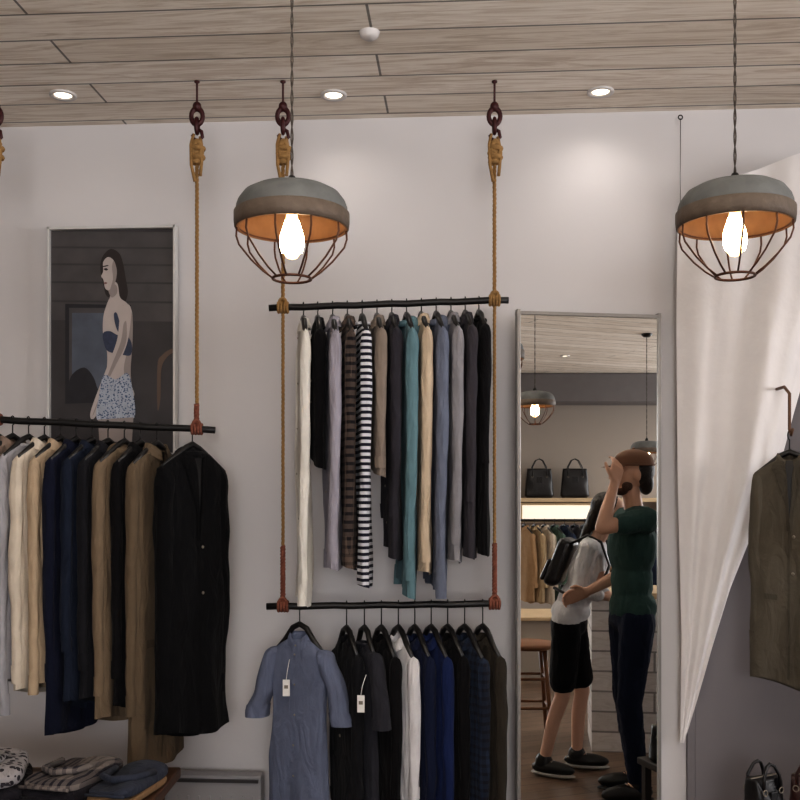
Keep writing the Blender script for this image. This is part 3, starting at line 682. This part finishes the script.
arms=[(P(-.02,.165,1.42),P(.22,.205,1.38),P(.135,.14,1.60),P(-.25,-.35,.75),P(.6,.3,.3),P(-.2,-1,0),.45),
      (P(-.02,-.165,1.42),P(-.03,-.21,1.13),P(.19,-.17,1.03),P(1,.1,-.25),P(0,.3,1),P(0,1,0),.5)]
legs=[(P(0,.085,.90),P(.045,.10,.50),P(.0,.10,.085),P(.15,.12,.04)),(P(0,-.085,.90),P(.0,-.10,.50),P(-.06,-.10,.085),P(.09,-.12,.04))]
g,torso,w=person('man',(1.17,5.05,0),math.radians(6),.99,True,arms,legs,M_skin)
T_green=fabric(rgb(54,76,72)); J_blue=fabric(rgb(28,34,52))
mb=MB(); torso(mb,T_green,.016); mb.ell(P(-.005,0,.97),(.118,.156,.1),T_green)
for a in arms: mb.cap(a[0],.060,a[0].lerp(a[1],.55),.055,T_green)
o=mb.build('tshirt',parent=g); remesh(o,.008); wrinkle(o,.016,.08)
mb=MB(); mb.ell(P(0,0,.92),(.112,.152,.1),J_blue)
for (hp,kn,an,toe) in legs: mb.cap(hp,.093,kn,.064,J_blue); mb.cap(kn,.064,an.lerp(kn,.1),.05,J_blue); mb.cap(an.lerp(kn,.1),.05,an,.048,J_blue)
o=mb.build('jeans',parent=g); remesh(o,.008); wrinkle(o,.014,.06)
M_shoe=simple('shoe_black',rgb(24,22,22),.5); M_sole=simple('shoe_sole',rgb(170,166,160),.6)
def shoes(g,legs,lm,sm):
    mb=MB()
    for (hp,kn,an,toe) in legs:
        d=(toe-an); d.z=0; d.normalize(); R=Matrix.Rotation(math.atan2(d.y,d.x),3,'Z'); c=an+d*.06
        mb.ell((c.x,c.y,.052),(.14,.048,.045),lm,R); mb.ell((an.x,an.y,.085),(.055,.044,.06),lm,R); mb.ell((c.x,c.y,.018),(.145,.052,.018),sm,R)
        for i in range(3): q=c+d*(.0+.025*i); mb.tube([Vector((q.x,q.y,.095-.012*i))+R@Vector((0,-.025,0)),Vector((q.x,q.y,.1-.012*i)),Vector((q.x,q.y,.095-.012*i))+R@Vector((0,.025,0))],.003,sm,5)
    mb.build('shoes',parent=g)
shoes(g,legs,M_shoe,M_shoe)
mb=MB(); mb.ell(P(-.04,0,1.665),(.078,.083,.08),M_hair); mb.ell(P(-.075,0,1.60),(.036,.06,.06),M_hair)
o=mb.build('hair',parent=g); remesh(o,.006)
mb=MB(); mb.ell(P(.055,0,1.562),(.04,.05,.024),M_beard); mb.ell(P(.04,.05,1.585),(.03,.012,.026),M_beard); mb.ell(P(.04,-.05,1.585),(.03,.012,.026),M_beard)
o=mb.build('beard',parent=g); remesh(o,.005)
M_cap=simple('brown_cap_felt',rgb(112,80,60),.85)
mb=MB()
def capf(u,v):
    a=2*pi*u; t=v*pi/2; return tuple(P(-.01+.105*math.cos(t)*math.cos(a),.088*math.cos(t)*math.sin(a),1.69+.085*math.sin(t)**.8))
mb.grid(capf,32,12,M_cap,closeu=True)
def brim(u,v):
    a=-.95+1.9*u; r=1+.62*v*math.cos(a*1.2); return tuple(P(-.01+.105*math.cos(a)*r,.088*math.sin(a)*(1+.12*v),1.694-.012*v))
mb.grid(brim,18,6,M_cap); mb.ell(P(-.01,0,1.778),(.008,.008,.005),M_cap); mb.torus(tuple(P(-.01,0,1.693)),.1,.006,M_cap,'z',32,6,1.03,.87)
mb.build('cap',parent=g)
arms=[(P(-.02,.15,1.41),P(.0,.20,1.15),P(.20,.12,1.16),P(1,-.25,.05),P(0,.1,1),P(0,-1,0),.5),
      (P(-.02,-.15,1.41),P(.02,-.20,1.15),P(.21,-.10,1.18),P(1,.2,.1),P(0,.1,1),P(0,1,0),.5)]
legs=[(P(0,.08,.90),P(.06,.10,.49),P(.02,.13,.085),P(.16,.15,.035)),(P(0,-.08,.90),P(-.02,-.10,.49),P(-.13,-.12,.085),P(.0,-.14,.035))]
g,torso,w=person('woman',(.93,5.5,0),math.radians(158),.89,True,arms,legs,M_skin2,True,bend=math.radians(20))
T_w=fabric(rgb(210,210,212)); T_k=fabric(rgb(22,22,26))
mb=MB(); torso(mb,T_w,.016); mb.ell(P(0,0,1.0),(.118,.15,.09),T_w)
for a in arms: mb.cap(a[0],.058,a[1],.05,T_w); mb.cap(a[1],.05,a[1].lerp(a[2],.6),.04,T_w)
o=mb.build('white_shirt',parent=g); remesh(o,.008); wrinkle(o,.016,.07)
mb=MB(); mb.ell(P(0,0,.93),(.115,.158,.1),T_k)
for (hp,kn,an,toe) in legs: mb.cap(hp,.094,hp.lerp(kn,.78),.083,T_k)
o=mb.build('shorts',parent=g); remesh(o,.008); wrinkle(o,.012,.07)
shoes(g,legs,M_shoe,M_sole)
mb=MB(); mb.ell(P(-.03,0,1.68),(.098,.088,.092),M_hair); mb.ell(P(-.075,0,1.6),(.045,.065,.1),M_hair); mb.ell(P(-.09,0,1.50),(.03,.04,.1),M_hair)
o=mb.build('hair',parent=g); remesh(o,.006)
mb=MB(); mb.box(P(-.17,0,1.27),(.10,.22,.30),M_bagk,bev=.04,seg=4); mb.box(P(-.228,0,1.20),(.035,.16,.13),M_bagk,bev=.015)
for s in (-.09,.09): mb.tube([P(-.14,s,1.4),P(-.06,s,1.485),P(.03,s,1.475),P(.125,s,1.36),P(.12,s*1.15,1.22),P(.03,s*1.55,1.1),P(-.13,s,1.12)],.017,M_bagk,8,sx=.5)
mb.build('backpack',parent=g)
mb=MB(); mb.box(P(.31,.0,1.12),(.012,.18,.24),M_white,bev=.003); mb.box(P(.322,.01,1.11),(.006,.19,.25),M_white,bev=.002); mb.build('papers',parent=g)

# ---------------------------------------------------------------- rest of the shop (seen in the mirror)
def rbox(name,parts,loc,yaw=0):
    mb=MB()
    for c,s,m,b in parts: mb.box(c,s,m,bev=b)
    return mb.build(name,loc,yaw,True)
rbox('wall_partition',[((0,0,CEIL/2),(6.5,.12,CEIL-.004),W_dark,0)],(2.2,12.6,0))
M_beam=simple('bulkhead_grey',rgb(110,106,106),.7)
rbox('trim_bulkhead',[((0,0,0),(6.4,.5,.34),M_beam,.004)],(2.2,12.27,CEIL-.175))
M_sh=simple('shelf_pale_wood',rgb(200,176,142),.5)
rbox('wall_shelf',[((0,0,0),(2.6,.3,.05),M_sh,.004),((-1.2,.1,-.12),(.04,.12,.2),M_black,0),((1.2,.1,-.12),(.04,.12,.2),M_black,0)],(2.1,12.38,1.5))
for x in (1.72,2.16): handbag(x,12.36,1.526,.36,.36,.14,M_bagk,0,True)
M_lb=simple('lightbox_glow',(1,.93,.82),.5,0,.02,3,emit=(1,.9,.76),es=.5)
rbox('illuminated_cabinet',[((0,0,0),(1.0,.25,.24),M_sh,.004),((0,-.128,0),(.94,.006,.18),M_lb,0)],(1.97,12.4,1.345))
M_wb=planks('white_painted_boards',rgb(228,224,220),rgb(212,208,204),.006,.5,.12,.6,axis='xz',gapc=.4,grain=(.8,.78,.76))
rbox('shop_counter',[((0,0,.46),(1.6,.5,.92),M_wb,0),((0,0,.935),(1.68,.58,.035),M_sh,.005)],(1.97,6.1,0),math.radians(-8))
mb=MB(); mb.tube([(-.75,0,1.3),(.75,0,1.3)],.014,M_black,10)
for sx in (-.75,.75): mb.tube([(sx,0,.02),(sx,0,1.3)],.014,M_black,10); mb.box((sx,0,.02),(.05,.45,.04),M_black,bev=.006)
mb.build('freestanding_clothes_rail',(1.85,9.8,0),0,True)
cols=[rgb(170,140,108),rgb(60,60,66),rgb(200,188,172),rgb(130,70,52),rgb(48,58,78),rgb(180,160,130),rgb(100,100,100),rgb(80,100,90)]
for i in range(14): garment('hanging_shirt',1.22+i*.098,1.3,-66,.72,cols[(i*5)%8],y=9.8,seed=200+i,refl=True,lo=True,drop=.07,sl=.55,nest=4,amp=.008)
mb=MB(); M_st=simple('stool_wood',rgb(120,78,48),.5)
mb.lathe([(0,.60),(.15,.60),(.165,.59),(.165,.57),(.14,.56),(0,.56)],M_st,32)
for i in range(4):
    a=pi/4+i*pi/2; mb.tube([(.12*math.cos(a),.12*math.sin(a),.57),(.18*math.cos(a),.18*math.sin(a),0)],[.016,.013],M_st,8)
for z,r in ((.2,.165),(.38,.145)):
    for i in range(4):
        a=pi/4+i*pi/2;b=a+pi/2; mb.tube([(r*math.cos(a),r*math.sin(a),z),(r*math.cos(b),r*math.sin(b),z)],.009,M_st,8)
mb.build('wooden_stool',(.82,6.35,0),0,True)
rbox('display_plinth',[((0,0,.25),(1.5,.6,.5),W_dark,.004),((0,0,.515),(1.56,.66,.03),M_sh,.004)],(1.5,8.6,0))

# ---------------------------------------------------------------- lights
def area(name,loc,rot,sx,sy,e,col,parent=None):
    l=bpy.data.lights.new(name,'AREA'); l.shape='RECTANGLE'; l.size=sx; l.size_y=sy; l.energy=e; l.color=col
    o=bpy.data.objects.new(name,l); scene.collection.objects.link(o); o.location=loc; o.rotation_euler=rot
    if parent: o.parent=parent
    else: SHELL.append(o)
    return o
area('daylight_fill',(1.4,Y0+.05,1.92),(pi/2,0,0),3.8,1.95,285,(.98,.98,1))
area('daylight_fill',(X1-.05,-.1,1.92),(pi/2,0,pi/2),4.8,1.95,325,(.99,.98,1))  # added fill from the right, brightens people and ceiling in the mirror
# added fill light in a hung trough, out of view: brightens ceiling and upper wall
g=group('added_ceiling_fill',(.2,1.0,2.36))
mb=MB(); mb.box((0,0,-.03),(2.2,.14,.02),M_black,bev=.004)
for sy in (-.065,.065): mb.box((0,sy,-.008),(2.2,.012,.045),M_black,bev=.003)
for sx in (-1.09,1.09): mb.box((sx,0,-.008),(.02,.14,.045),M_black)
for sx in (-.9,.9): mb.tube([(sx,0,-.02),(sx,0,CEIL-2.36)],.004,M_black,6)
mb.build('added_fill_trough',parent=g)
area('fill_light',(0,0,.016),(pi,0,0),2.1,.11,66,(1,.97,.93),g['e'])
wd=bpy.data.worlds.new('world'); scene.world=wd; wd.use_nodes=True
wn=wd.node_tree.nodes; sky=wn.new('ShaderNodeTexSky')
try: sky.sky_type='HOSEK_WILKIE'
except Exception: pass
wd.node_tree.links.new(sky.outputs[0],wn['Background'].inputs[0]); wn['Background'].inputs[1].default_value=.6

# align the measured set with the room axes
RZ=Matrix.Rotation(PHI,4,'Z')
bpy.context.view_layer.update()
for o in list(scene.objects):
    if o.parent is None and o not in SHELL: o.matrix_world=RZ@o.matrix_world
bpy.context.view_layer.update()
